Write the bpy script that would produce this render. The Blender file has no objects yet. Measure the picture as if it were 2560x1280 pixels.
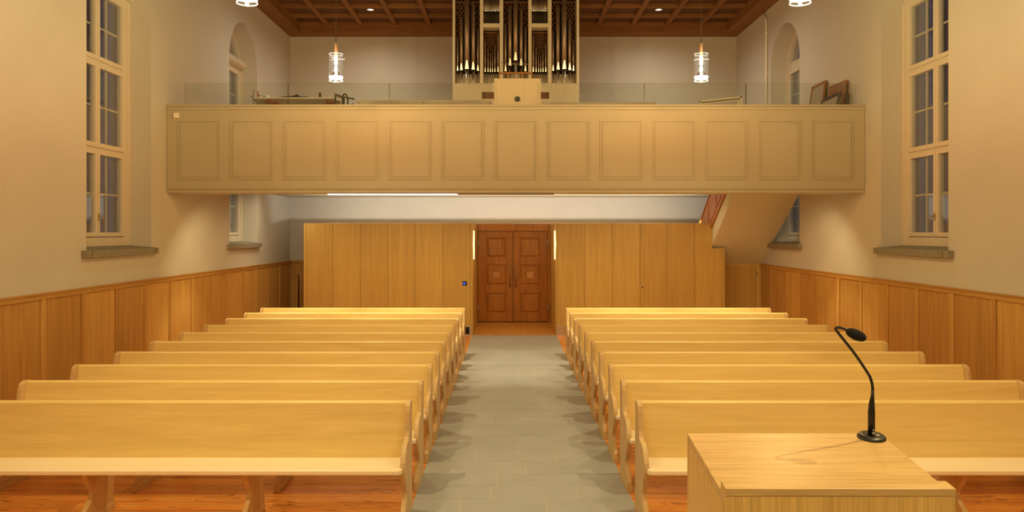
import bpy, math, random
from mathutils import Vector
random.seed(7)
sc = bpy.context.scene
COL = sc.collection
PI = math.pi

# ------------------------------------------------------------------ camera
F = 2043.0                                   # focal length in pixels of the 2560 px frame
CH = 2.2                                     # eye height
cam_d = bpy.data.cameras.new('camera'); cam = bpy.data.objects.new('camera', cam_d); COL.objects.link(cam)
cam.location = (0, 0, CH); cam.rotation_euler = (PI/2, 0, 0)
cam_d.sensor_width = 36; cam_d.lens = F/2560*36
cam_d.shift_x = 8/2560; cam_d.shift_y = -60/2560
cam_d.clip_end = 200
sc.camera = cam

# ------------------------------------------------------------------ world, lights, exposure
world = bpy.data.worlds.new('dusk'); sc.world = world; world.use_nodes = True
world.node_tree.nodes['Background'].inputs[0].default_value = (0.035, 0.037, 0.060, 1)
world.node_tree.nodes['Background'].inputs[1].default_value = 1.0
sc.view_settings.view_transform = 'Standard'; sc.view_settings.look = 'None'
sc.view_settings.exposure = 0.0; sc.view_settings.gamma = 1.0; sc.view_settings.use_curve_mapping = False

WARM = (1.0, 0.80, 0.37); HALO = (1.0, 0.90, 0.55); COOL = (1.0, 0.88, 0.72)
P_PENDANT = 235; P_CHANCEL_FILL = 104; P_UNDER = 110; P_WIDE = 66; P_BACK = 36; P_DOWN = 90; P_TUBE = 14.5; P_SCONCE = 12
def lamp(name, typ, loc, power, color, rot=(0, 0, 0), **kw):
    d = bpy.data.lights.new(name, typ); d.energy = power; d.color = color
    for k, v in kw.items(): setattr(d, k, v)
    o = bpy.data.objects.new(name, d); COL.objects.link(o); o.location = loc; o.rotation_euler = rot
    return o
# unseen fill spots added under the chancel ceiling to brighten pews and lectern
for x, y in ((-3.2, .4), (-1.1, 1.4), (1.3, 1.4), (3.4, .4)):
    lamp('chancel_fill_spot', 'SPOT', (x, y, 7.08), P_CHANCEL_FILL, (1, .80, .40), rot=(math.radians(38), 0, math.radians(-4*x)), spot_size=math.radians(105), spot_blend=.7, shadow_soft_size=.12)

lamp('lectern_fill_spot', 'SPOT', (.3, -2.6, 7.05), 300, (1, .80, .40), rot=(math.radians(45), 0, 0), spot_size=math.radians(100), spot_blend=.7, shadow_soft_size=.12)  # unseen spot added to brighten the reader's side of the lectern

# ------------------------------------------------------------------ materials
def nodes_of(name):
    m = bpy.data.materials.new(name); m.use_nodes = True
    nt = m.node_tree; b = nt.nodes['Principled BSDF']
    return m, nt, b
def N(nt, typ, **kw):
    n = nt.nodes.new(typ)
    for k, v in kw.items(): setattr(n, k, v)
    return n
def ramp(nt, fac, stops):
    r = N(nt, 'ShaderNodeValToRGB'); e = r.color_ramp.elements
    while len(e) < len(stops): e.new(.5)
    for i, (p, c) in enumerate(stops):
        e[i].position = p; e[i].color = (c[0], c[1], c[2], 1)
    nt.links.new(fac, r.inputs[0]); return r.outputs[0]
def coords(nt, scale, jitter=True):
    tc = N(nt, 'ShaderNodeTexCoord'); mp = N(nt, 'ShaderNodeMapping'); mp.inputs['Scale'].default_value = scale
    src = tc.outputs['Object']
    if jitter:
        oi = N(nt, 'ShaderNodeObjectInfo'); m = N(nt, 'ShaderNodeMath', operation='MULTIPLY'); m.inputs[1].default_value = 53.0
        nt.links.new(oi.outputs['Random'], m.inputs[0])
        a = N(nt, 'ShaderNodeVectorMath', operation='ADD'); nt.links.new(src, a.inputs[0]); nt.links.new(m.outputs[0], a.inputs[1]); src = a.outputs[0]
    nt.links.new(src, mp.inputs[0]); return mp.outputs[0]
def noise(nt, vec, scale, detail=4, rough=.6, dist=0.0):
    n = N(nt, 'ShaderNodeTexNoise'); n.inputs['Scale'].default_value = scale; n.inputs['Detail'].default_value = detail
    n.inputs['Roughness'].default_value = rough; n.inputs['Distortion'].default_value = dist
    nt.links.new(vec, n.inputs['Vector']); return n.outputs['Fac']
def mixc(nt, fac, a, b, mode='MIX'):
    m = N(nt, 'ShaderNodeMix', data_type='RGBA', blend_type=mode)
    if isinstance(fac, (int, float)): m.inputs[0].default_value = fac
    else: nt.links.new(fac, m.inputs[0])
    for i, v in ((6, a), (7, b)):
        if isinstance(v, tuple): m.inputs[i].default_value = (v[0], v[1], v[2], 1)
        else: nt.links.new(v, m.inputs[i])
    return m.outputs[2]
def wood(name, dark, light, axis='Z', rough=.4, across=16, along=.9, fine=.35, knots=0.0, spec=.4, tone=0.12):
    """grain stretched along one object axis; every object gets its own stretch of timber"""
    m, nt, b = nodes_of(name)
    i = 'XYZ'.index(axis)
    s1 = [across]*3; s1[i] = along
    s2 = [across*7]*3; s2[i] = along*2.5
    v1 = coords(nt, s1); v2 = coords(nt, s2)
    n1 = noise(nt, v1, 1.0, 5, .62, .9)
    n2 = noise(nt, v2, 1.0, 3, .7)
    c = ramp(nt, n1, [(.28, dark), (.5, tuple((d+l)/2 for d, l in zip(dark, light))), (.72, light)])
    c2 = ramp(nt, n2, [(.3, (1-fine,)*3), (.62, (1, 1, 1))])
    c = mixc(nt, 1.0, c, c2, 'MULTIPLY')
    oi = N(nt, 'ShaderNodeObjectInfo')
    c3 = ramp(nt, oi.outputs['Random'], [(0, (1-tone, 1-tone*1.25, 1-tone*1.5)), (1, (1, 1, 1))])
    c = mixc(nt, 1.0, c, c3, 'MULTIPLY')
    if knots > 0:
        s3 = [15.0]*3; s3[i] = 4.0
        v3 = coords(nt, s3)
        k = noise(nt, v3, 1.0, 3, .55, 1.2)
        kf = ramp(nt, k, [(.58, (0, 0, 0)), (.70, (knots,)*3)])
        c = mixc(nt, kf, c, (dark[0]*.25, dark[1]*.22, dark[2]*.2))
    nt.links.new(c, b.inputs['Base Color'])
    b.inputs['Roughness'].default_value = rough; b.inputs['Specular IOR Level'].default_value = spec
    bp = N(nt, 'ShaderNodeBump'); bp.inputs['Strength'].default_value = .08; bp.inputs['Distance'].default_value = .004
    nt.links.new(n2, bp.inputs['Height']); nt.links.new(bp.outputs[0], b.inputs['Normal'])
    return m
def plain(name, col, rough=.6, metal=0.0, spec=.5, var=.05, nscale=6, bump=0.0, bscale=120):
    m, nt, b = nodes_of(name)
    v = coords(nt, (1, 1, 1), jitter=False)
    n = noise(nt, v, nscale, 4)
    c = ramp(nt, n, [(.3, tuple(x*(1-var) for x in col)), (.7, tuple(min(1, x*(1+var)) for x in col))])
    nt.links.new(c, b.inputs['Base Color'])
    b.inputs['Roughness'].default_value = rough; b.inputs['Metallic'].default_value = metal; b.inputs['Specular IOR Level'].default_value = spec
    if bump:
        bn = noise(nt, v, bscale, 4, .7)
        bp = N(nt, 'ShaderNodeBump'); bp.inputs['Strength'].default_value = bump; bp.inputs['Distance'].default_value = .004
        nt.links.new(bn, bp.inputs['Height']); nt.links.new(bp.outputs[0], b.inputs['Normal'])
    return m
def emit(name, col, strength):
    m = bpy.data.materials.new(name); m.use_nodes = True; nt = m.node_tree
    nt.nodes.remove(nt.nodes['Principled BSDF'])
    e = N(nt, 'ShaderNodeEmission'); e.inputs[0].default_value = (*col, 1); e.inputs[1].default_value = strength
    nt.links.new(e.outputs[0], nt.nodes['Material Output'].inputs[0]); return m
def thin_glass(name, tint=(1, 1, 1), refl=1.0, ior=1.45, extra=None):
    m = bpy.data.materials.new(name); m.use_nodes = True; nt = m.node_tree
    nt.nodes.remove(nt.nodes['Principled BSDF'])
    t = N(nt, 'ShaderNodeBsdfTransparent'); t.inputs[0].default_value = (*tint, 1)
    g = N(nt, 'ShaderNodeBsdfGlossy'); g.inputs['Roughness'].default_value = .015; g.inputs[0].default_value = (refl, refl, refl, 1)
    f = N(nt, 'ShaderNodeFresnel'); f.inputs[0].default_value = ior
    mx = N(nt, 'ShaderNodeMixShader')
    # same reflectance on both faces of a pane: the leaving face gets the inverse index
    ge = N(nt, 'ShaderNodeNewGeometry'); mr = N(nt, 'ShaderNodeMapRange')
    mr.inputs['To Min'].default_value = ior; mr.inputs['To Max'].default_value = 1/ior
    nt.links.new(ge.outputs['Backfacing'], mr.inputs['Value']); nt.links.new(mr.outputs[0], f.inputs[0])
    nt.links.new(f.outputs[0], mx.inputs[0]); nt.links.new(t.outputs[0], mx.inputs[1]); nt.links.new(g.outputs[0], mx.inputs[2])
    out = mx.outputs[0]
    if extra:                                    # (colour, emission strength, share)
        e = N(nt, 'ShaderNodeEmission'); e.inputs[0].default_value = (*extra[0], 1); e.inputs[1].default_value = extra[1]
        m2 = N(nt, 'ShaderNodeMixShader'); m2.inputs[0].default_value = extra[2]
        nt.links.new(out, m2.inputs[1]); nt.links.new(e.outputs[0], m2.inputs[2]); out = m2.outputs[0]
    nt.links.new(out, nt.nodes['Material Output'].inputs[0]); return m

M = {}
M['plaster'] = plain('white_plaster', (.62, .60, .55), .85, var=.025, nscale=1.3, bump=.12, bscale=60, spec=.2)
M['paint'] = plain('cream_paint', (.50, .455, .34), .5, var=.02, nscale=2)
M['frame_paint'] = plain('window_paint', (.74, .68, .56), .4, var=.02)
M['oak_v'] = wood('oak_vertical', (.57, .355, .092), (.68, .445, .128), 'Z', .42, across=15, along=.5, fine=.20, tone=.12)
M['oak_wain'] = wood('oak_wainscot', (.62, .335, .085), (.82, .50, .15), 'Z', .42, across=13, along=.5, fine=.36, tone=.25)
M['oak_rail'] = wood('oak_rail', (.50, .26, .062), (.66, .38, .105), 'Y', .42, across=15, along=.6, fine=.25)
M['oak_x'] = wood('oak_across', (.62, .38, .13), (.84, .58, .25), 'X', .36, across=26, along=1.6, fine=.30, tone=.03, spec=.5)
M['oak_front'] = wood('oak_front', (.72, .43, .13), (.94, .62, .22), 'Z', .40, across=30, along=.8, fine=.30, tone=.03)
M['ash'] = wood('pew_ash', (.78, .56, .205), (.90, .69, .28), 'X', .42, across=11, along=.8, fine=.07, tone=.07)
M['ash_light'] = wood('pew_seat', (.88, .74, .52), (.92, .79, .58), 'X', .30, across=9, along=.7, fine=.05, tone=.04, spec=.5)
M['ash_end'] = wood('pew_end', (.60, .40, .18), (.74, .52, .26), 'Z', .45, across=12, along=1.2, fine=.12, tone=.08)
M['plank'] = wood('floor_oak', (.74, .225, .036), (.98, .45, .10), 'X', .34, across=12, along=.8, fine=.28, knots=.9, tone=.28, spec=.5)
M['door'] = wood('door_oak', (.36, .125, .016), (.53, .205, .030), 'Z', .38, across=9, along=1.0, fine=.28, tone=.05)
M['door_light'] = wood('door_inlay', (.60, .30, .09), (.68, .36, .12), 'X', .4)
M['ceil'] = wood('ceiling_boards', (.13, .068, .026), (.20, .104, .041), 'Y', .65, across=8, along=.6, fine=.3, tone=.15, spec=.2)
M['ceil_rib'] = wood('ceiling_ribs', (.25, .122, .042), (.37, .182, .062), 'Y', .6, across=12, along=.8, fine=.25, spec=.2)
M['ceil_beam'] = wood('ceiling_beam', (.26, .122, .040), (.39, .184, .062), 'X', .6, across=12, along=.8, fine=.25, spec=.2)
M['organ_brightened'] = wood('organ_maple_brightened', (.84, .76, .56), (.92, .84, .66), 'Z', .4, across=10, along=.8, fine=.06, tone=.02)  # case wood lightened to make up for weak light on the organ
M['console_dimmed'] = wood('console_maple_dimmed', (.58, .50, .34), (.66, .57, .40), 'Z', .5, across=8, along=.8, fine=.05, tone=.02)  # same wood darkened to offset the strong light of the near lamps
M['carved'] = wood('carved_walnut', (.26, .10, .022), (.40, .17, .04), 'Z', .5, across=14)
M['organ_dark'] = plain('organ_interior', (.018, .012, .008), .9)  # near-black stands in for shade inside the case and pipe mouths
M['tin'] = plain('pipe_tin', (.50, .38, .27), .46, metal=.75, var=.10, nscale=3)  # brown tint stands in for the ceiling mirrored in the metal
M['tin_bright'] = plain('pipe_foot', (.88, .84, .74), .30, metal=1.0, var=.03)
M['labium'] = plain('pipe_labium', (.98, .96, .88), .30, metal=.85, var=.01)  # near-white colour carries the lamp highlights on the lips
M['stone'] = None
M['sill'] = plain('sill_stone', (.27, .25, .19), .75, var=.12, nscale=14, bump=.15)
M['grout'] = plain('grout', (.50, .47, .42), .9)
M['black'] = plain('black_metal', (.012, .011, .011), .35)
M['foam'] = plain('black_foam', (.008, .008, .010), .95, bump=.6, bscale=500)
M['steel'] = plain('brushed_steel', (.62, .60, .55), .3, metal=1.0)
M['brass'] = plain('handle_brass', (.55, .42, .22), .35, metal=1.0)
M['white'] = plain('white_board', (.82, .80, .76), .5)
M['white_plastic'] = plain('white_plastic', (.88, .84, .74), .45)
M['dark_hole'] = plain('dark_recess', (.01, .01, .01), .9)
M['copper'] = plain('lamp_copper', (.90, .62, .42), .45, metal=.5)
M['glass'] = thin_glass('window_glass', (.93, .95, .96), ior=1.62)
M['rail_glass'] = thin_glass('rail_glass', (.93, .95, .91), refl=.9)
M['glass_edge'] = plain('glass_edge', (.10, .095, .06), .3)
M['lamp_glass'] = thin_glass('lamp_glass', (.985, .985, .98), extra=((1, .85, .62), 1.0, .05))
M['lamp_rim'] = thin_glass('lamp_rim_glass', (.98, .98, .96), extra=((1, .88, .66), 3.0, .30))  # emission mixed in as lamp light caught by rims and arms
M['lamp_band'] = thin_glass('lamp_band_glass', (.98, .98, .96), extra=((1, .92, .78), 3.0, .30))
M['reflector'] = thin_glass('lamp_reflector', (.80, .58, .38))
M['bulb'] = emit('bulb', (1, .88, .62), 60)
M['tube'] = emit('tube_lamp', (1, .95, .85), 2.2)
M['sconce'] = emit('sconce_glow', (1, .62, .22), 3.2)
M['downlight'] = emit('downlight_glow', (1, .88, .70), 6)
M['blue'] = emit('blue_led', (.02, .05, 1), 3)
M['cloth'] = plain('black_cloth', (.012, .010, .014), .95, spec=.05)
M['brown_frame'] = wood('brown_frame', (.30, .13, .03), (.46, .21, .05), 'Y', .5)
M['dark_frame'] = plain('dark_frame', (.06, .035, .02), .5)
M['chair_green'] = plain('dark_chair_wood', (.07, .07, .04), .6)
M['chair_seat'] = plain('tan_leather', (.30, .16, .07), .6)
M['red'] = plain('red_wax', (.55, .06, .02), .5)
M['stair_plaster'] = plain('stair_plaster', (.80, .84, .70), .85, var=.02, nscale=1.5, bump=.1, bscale=60, spec=.2)  # paler, greener plaster copy making up for weak, orange bounce light
M['board_grey'] = plain('board_grey', (.40, .34, .27), .6)
M['table_grey'] = plain('table_apron', (.26, .22, .17), .7)
M['orange'] = plain('orange_box', (.24, .055, .018), .6)
M['blue_paint'] = plain('blue_label', (.06, .22, .50), .5)
M['red_oak'] = wood('red_oak', (.46, .17, .030), (.60, .26, .050), 'Z', .4, across=10, along=.8, fine=.2)

# stone of the aisle
m, nt, b = nodes_of('aisle_stone')
v = coords(nt, (1, 1, 1))
n1 = noise(nt, v, 2.2, 5, .6); n2 = noise(nt, v, 60, 3, .7)
c = ramp(nt, n1, [(.3, (.345, .35, .36)), (.7, (.405, .41, .41))])
c = mixc(nt, 1.0, c, ramp(nt, n2, [(.3, (.93, .93, .93)), (.7, (1, 1, 1))]), 'MULTIPLY')
oi = N(nt, 'ShaderNodeObjectInfo')
c = mixc(nt, 1.0, c, ramp(nt, oi.outputs['Random'], [(0, (.93, .93, .94)), (1, (1.0, 1.0, 1.0))]), 'MULTIPLY')
nt.links.new(c, b.inputs['Base Color']); b.inputs['Roughness'].default_value = .52; b.inputs['Specular IOR Level'].default_value = .4
bp = N(nt, 'ShaderNodeBump'); bp.inputs['Strength'].default_value = .1; bp.inputs['Distance'].default_value = .003
nt.links.new(n2, bp.inputs['Height']); nt.links.new(bp.outputs[0], b.inputs['Normal'])
M['stone'] = m

# ------------------------------------------------------------------ mesh builder
class MB:
    def __init__(s): s.v = []; s.f = []; s.mi = []; s.smooth = []
    def face(s, idx, mi=0, sm=False): s.f.append(tuple(idx)); s.mi.append(mi); s.smooth.append(sm)
    def box(s, x0, x1, y0, y1, z0, z1, mi=0, side_mi=None):
        x0, x1 = sorted((x0, x1)); y0, y1 = sorted((y0, y1)); z0, z1 = sorted((z0, z1))
        return s.hexa([(x0, y0, z0), (x1, y0, z0), (x1, y1, z0), (x0, y1, z0), (x0, y0, z1), (x1, y0, z1), (x1, y1, z1), (x0, y1, z1)], mi, side_mi)
    def hexa(s, p, mi=0, side_mi=None):
        b = len(s.v); s.v += [tuple(q) for q in p]
        sm = mi if side_mi is None else side_mi
        s.face((b, b+3, b+2, b+1), sm); s.face((b+4, b+5, b+6, b+7), sm)
        s.face((b, b+1, b+5, b+4), mi); s.face((b+2, b+3, b+7, b+6), mi)
        s.face((b+1, b+2, b+6, b+5), sm); s.face((b+3, b, b+4, b+7), sm)
        return s
    def prism(s, poly, axis, a0, a1, mi=0):
        """poly of 2D points: axis X -> (y,z), Y -> (x,z), Z -> (x,y)"""
        def P(p, a): return {'X': (a, p[0], p[1]), 'Y': (p[0], a, p[1]), 'Z': (p[0], p[1], a)}[axis]
        n = len(poly); b = len(s.v)
        s.v += [P(p, a0) for p in poly] + [P(p, a1) for p in poly]
        area = sum(poly[i][0]*poly[(i+1) % n][1]-poly[(i+1) % n][0]*poly[i][1] for i in range(n))
        flip = (area > 0) == (axis != 'Y')
        if a1 < a0: flip = not flip
        lo = list(range(b, b+n)); hi = list(range(b+n, b+2*n))
        s.face(lo[::-1] if flip else lo, mi); s.face(hi if flip else hi[::-1], mi)
        for i in range(n):
            j = (i+1) % n; q = (lo[i], lo[j], hi[j], hi[i])
            s.face(q if flip else q[::-1], mi)
        return s
    def lathe(s, prof, cx=0, cy=0, seg=16, mi=0, closed=False, sm=True, arc=None):
        """prof: (r, z) list"""
        b = len(s.v); n = len(prof)
        for r, z in prof:
            for k in range(seg):
                a = 2*PI*k/seg; s.v.append((cx+r*math.cos(a), cy+r*math.sin(a), z))
        rows = n if closed else n-1
        for i in range(rows):
            i2 = (i+1) % n
            for k in range(seg):
                k2 = (k+1) % seg
                s.face((b+i*seg+k, b+i*seg+k2, b+i2*seg+k2, b+i2*seg+k), mi, sm)
        if not closed:
            if prof[0][0] > 1e-6: s.face([b+k for k in range(seg)][::-1], mi)
            if prof[-1][0] > 1e-6: s.face([b+(n-1)*seg+k for k in range(seg)], mi)
        return s
    def tube(s, pts, r, seg=8, mi=0, caps=True):
        pts = [Vector(p) for p in pts]; b = len(s.v)
        rs = r if isinstance(r, (list, tuple)) else [r]*len(pts)
        up = None
        for i, p in enumerate(pts):
            t = (pts[min(i+1, len(pts)-1)]-pts[max(i-1, 0)]).normalized()
            if up is None:
                up = t.orthogonal().normalized()
            up = (up - t*up.dot(t)).normalized()
            w = t.cross(up)
            for k in range(seg):
                a = 2*PI*k/seg; q = p+(up*math.cos(a)+w*math.sin(a))*rs[i]; s.v.append(tuple(q))
        for i in range(len(pts)-1):
            for k in range(seg):
                k2 = (k+1) % seg
                s.face((b+i*seg+k, b+i*seg+k2, b+(i+1)*seg+k2, b+(i+1)*seg+k), mi, True)
        if caps:
            s.face([b+k for k in range(seg)][::-1], mi); s.face([b+(len(pts)-1)*seg+k for k in range(seg)], mi)
        return s
    def build(s, name, mat, parent=None, bevel=0, kind=None, fix=False):
        off = world_loc(parent) if parent else Vector((0, 0, 0))
        me = bpy.data.meshes.new(name)
        me.from_pydata([(x-off.x, y-off.y, z-off.z) for x, y, z in s.v], [], s.f)
        for mm in (mat if isinstance(mat, (list, tuple)) else [mat]): me.materials.append(M[mm] if isinstance(mm, str) else mm)
        me.polygons.foreach_set('material_index', s.mi)
        me.polygons.foreach_set('use_smooth', s.smooth)
        me.update()
        if fix:
            import bmesh
            bm = bmesh.new(); bm.from_mesh(me); bmesh.ops.recalc_face_normals(bm, faces=bm.faces); bm.to_mesh(me); bm.free()
        o = bpy.data.objects.new(name, me); COL.objects.link(o)
        if parent: o.parent = parent
        if bevel:
            md = o.modifiers.new('bevel', 'BEVEL'); md.width = bevel; md.segments = 2; md.limit_method = 'ANGLE'; md.angle_limit = math.radians(40)
        if kind: o['kind'] = kind
        return o
def world_loc(o):
    v = Vector((0, 0, 0))
    while o: v += o.location; o = o.parent
    return v
def box(name, mat, parent, *a, bevel=0, kind=None): return MB().box(*a).build(name, mat, parent, bevel, kind)
def thing(name, label, cat, loc=(0, 0, 0), group=None):
    o = bpy.data.objects.new(name, None); COL.objects.link(o); o.location = loc; o.empty_display_size = .1
    o['label'] = label; o['category'] = cat
    if group: o['group'] = group
    return o
def struct(name, loc=(0, 0, 0)):
    o = bpy.data.objects.new(name, None); COL.objects.link(o); o.location = loc; o['kind'] = 'structure'; o.empty_display_size = .1
    return o
def copy_tree(o, parent=None):
    c = o.copy(); COL.objects.link(c); c.parent = parent
    for ch in o.children: copy_tree(ch, c)
    return c
def wx(px, Y): return (px-1272)*Y/F
def wz(py, Y): return CH-(py-580)*Y/F

# ------------------------------------------------------------------ room shell
XL, XR, YB, YF, ZC = -5.38, 5.60, 20.1, -4.0, 7.25
WT = .55
OPEN = [(11.35, .94), (16.60, .87)]
ZS, ZSP = 1.90, 5.56
def side_wall(name, face, s):
    mb = MB(); a0, a1 = face, face+s*WT
    ys = [YF]
    for yc, r in OPEN: ys += [yc-r, yc+r]
    ys.append(YB+.5)
    for i in range(0, len(ys), 2): mb.box(a0, a1, ys[i], ys[i+1], 0, ZC+.2)
    for yc, r in OPEN:
        mb.box(a0, a1, yc-r, yc+r, 0, ZS)
        n = 20
        for k in range(n):
            t0, t1 = PI-PI*k/n, PI-PI*(k+1)/n
            p = [(yc+r*math.cos(t0), ZSP+r*math.sin(t0)), (yc+r*math.cos(t1), ZSP+r*math.sin(t1)), (yc+r*math.cos(t1), ZC+.2), (yc+r*math.cos(t0), ZC+.2)]
            mb.prism(p, 'X', a0, a1)
    return mb.build(name, 'plaster', kind='structure', fix=True)
side_wall('wall_left', XL, -1); side_wall('wall_right', XR, 1)
box('wall_back', 'plaster', None, XL-WT, XR+WT, YB, YB+.5, 0, ZC+.2, kind='structure')
box('wall_front', 'plaster', None, XL-WT, XR+WT, YF-.4, YF, 0, ZC+.2, kind='structure')
floor = box('floor', 'grout', None, XL-WT, XR+WT, YF-.4, YB+.5, -.2, -.003, kind='structure')
box('chancel_platform', 'stone', None, XL, XR, YF, 3.5, 0, .35, kind='structure')

# floor: stone slabs of the aisle
AX0, AX1 = -.775, 1.012
rows = [.50, .36, .30, .40, .33, .40, .36, .52, .30, .42, .35]
y = 3.6; r = 0
slab_cuts = []
while y < 17.42:
    d = rows[(r*5+3) % len(rows)]; y1 = min(y+d, 17.42)
    if 17.42-y1 < .15: y1 = 17.42
    xs = [AX0]
    x = AX0+random.uniform(.35, .95)
    while x < AX1-.3: xs.append(x); x += random.uniform(.62, .98)
    xs.append(AX1)
    for a, c_ in zip(xs, xs[1:]):
        g = .004
        box('stone_slab', 'stone', floor, a+(g if a > AX0 else 0), c_-(g if c_ < AX1 else 0), y+.001, y1-.001, -.03, random.uniform(-.0008, .0008))
    y = y1; r += 1
# floor: oak planks either side
def planks(x0, x1, y0, y1, w, stuff_from):
    far = MB(); y = y0
    while y < y1-.01:
        ye = min(y+w*random.choice((.85, 1.0, 1.15)), y1)
        xs = [x0]; x = x0+random.uniform(.4, 1.9)
        while x < x1-.35: xs.append(x); x += random.uniform(1.1, 2.3)
        xs.append(x1)
        for a, c_ in zip(xs, xs[1:]):
            t = random.uniform(-.001, .001)
            if y < stuff_from: box('floor_plank', 'plank', floor, a+.001, c_-.001, y+.0012, ye-.0012, -.03, t)
            else: far.box(a+.001, c_-.001, y+.0012, ye-.0012, -.03, t)
        y = ye
    if far.v: far.build('far_planks', 'plank', floor, kind='stuff')
planks(XL, AX0-.004, 3.6, 17.42, .165, 9.6)
planks(AX1+.004, XR, 3.6, 18.0, .165, 9.6)
planks(XL, -4.37, 17.42, YB, .165, 0)
box('threshold_board', wood('threshold_oak', (.60, .27, .055), (.78, .40, .10), 'Y', .4), floor, -.767, 1.006, 17.42, YB, -.03, .004)

# ------------------------------------------------------------------ ceiling
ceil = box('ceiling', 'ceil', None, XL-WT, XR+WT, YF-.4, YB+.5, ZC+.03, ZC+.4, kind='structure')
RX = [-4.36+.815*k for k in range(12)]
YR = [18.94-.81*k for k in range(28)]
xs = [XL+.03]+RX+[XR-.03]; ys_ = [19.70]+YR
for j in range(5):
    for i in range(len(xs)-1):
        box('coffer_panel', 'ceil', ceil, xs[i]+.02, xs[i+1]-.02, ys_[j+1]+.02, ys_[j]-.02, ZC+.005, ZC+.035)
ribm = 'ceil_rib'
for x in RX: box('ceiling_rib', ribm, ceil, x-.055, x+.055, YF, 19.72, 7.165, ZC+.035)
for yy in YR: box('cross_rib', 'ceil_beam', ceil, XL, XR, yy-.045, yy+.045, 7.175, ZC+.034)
box('cornice_beam', 'ceil_beam', ceil, XL, XR, 19.70, YB, 7.0, ZC+.03, bevel=.01)
box('cornice_beam', 'ceil_rib', ceil, XL, XL+.36, YF, 19.70, 7.0, ZC+.03, bevel=.01)
box('cornice_beam', 'ceil_rib', ceil, XR-.36, XR, YF, 19.70, 7.0, ZC+.03, bevel=.01)
box('cornice_moulding', 'ceil_beam', ceil, XL+.36, XR-.36, 19.64, 19.70, 7.11, ZC+.03)
n = 0
for yy in (18.54, 16.10, 8.82, 3.96):  # the row over the gallery is added out of view to brighten it
    for x in (-3.14, 3.40):
        lab = {0: 'small recessed ceiling downlight left of the organ', 1: 'small recessed ceiling downlight right of the organ'}.get(n, 'small recessed ceiling downlight above the '+{16.1: 'gallery, added as unseen fill,', 8.82: 'middle pews', 3.96: 'lectern'}.get(yy, 'organ')+(' on the left' if x < 0 else ' on the right'))
        d = thing('ceiling_downlight', lab, 'light', (x, yy, ZC), group='recessed ceiling downlights' if n > 1 else None)
        n += 1
        MB().lathe([(.075, ZC+.004), (.088, ZC+.004), (.092, ZC-.010), (.078, ZC-.014), (.070, ZC-.004)], x, yy, 20, closed=True).build('trim_ring', 'steel', d, fix=True)
        MB().lathe([(.071, ZC-.001), (.071, ZC-.004)], x, yy, 20).build('lens', 'downlight', d, fix=True)
        lamp('downlight_beam', 'SPOT', (x, yy, ZC-.03), P_DOWN*(1.6 if yy > 18 else 2.3 if yy > 16 else 1), (1, .88, .64) if yy > 16 else (1, .84, .56), spot_size=math.radians(160 if yy > 16 else 100), spot_blend=1.0 if yy > 16 else .6, shadow_soft_size=.05)

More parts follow.
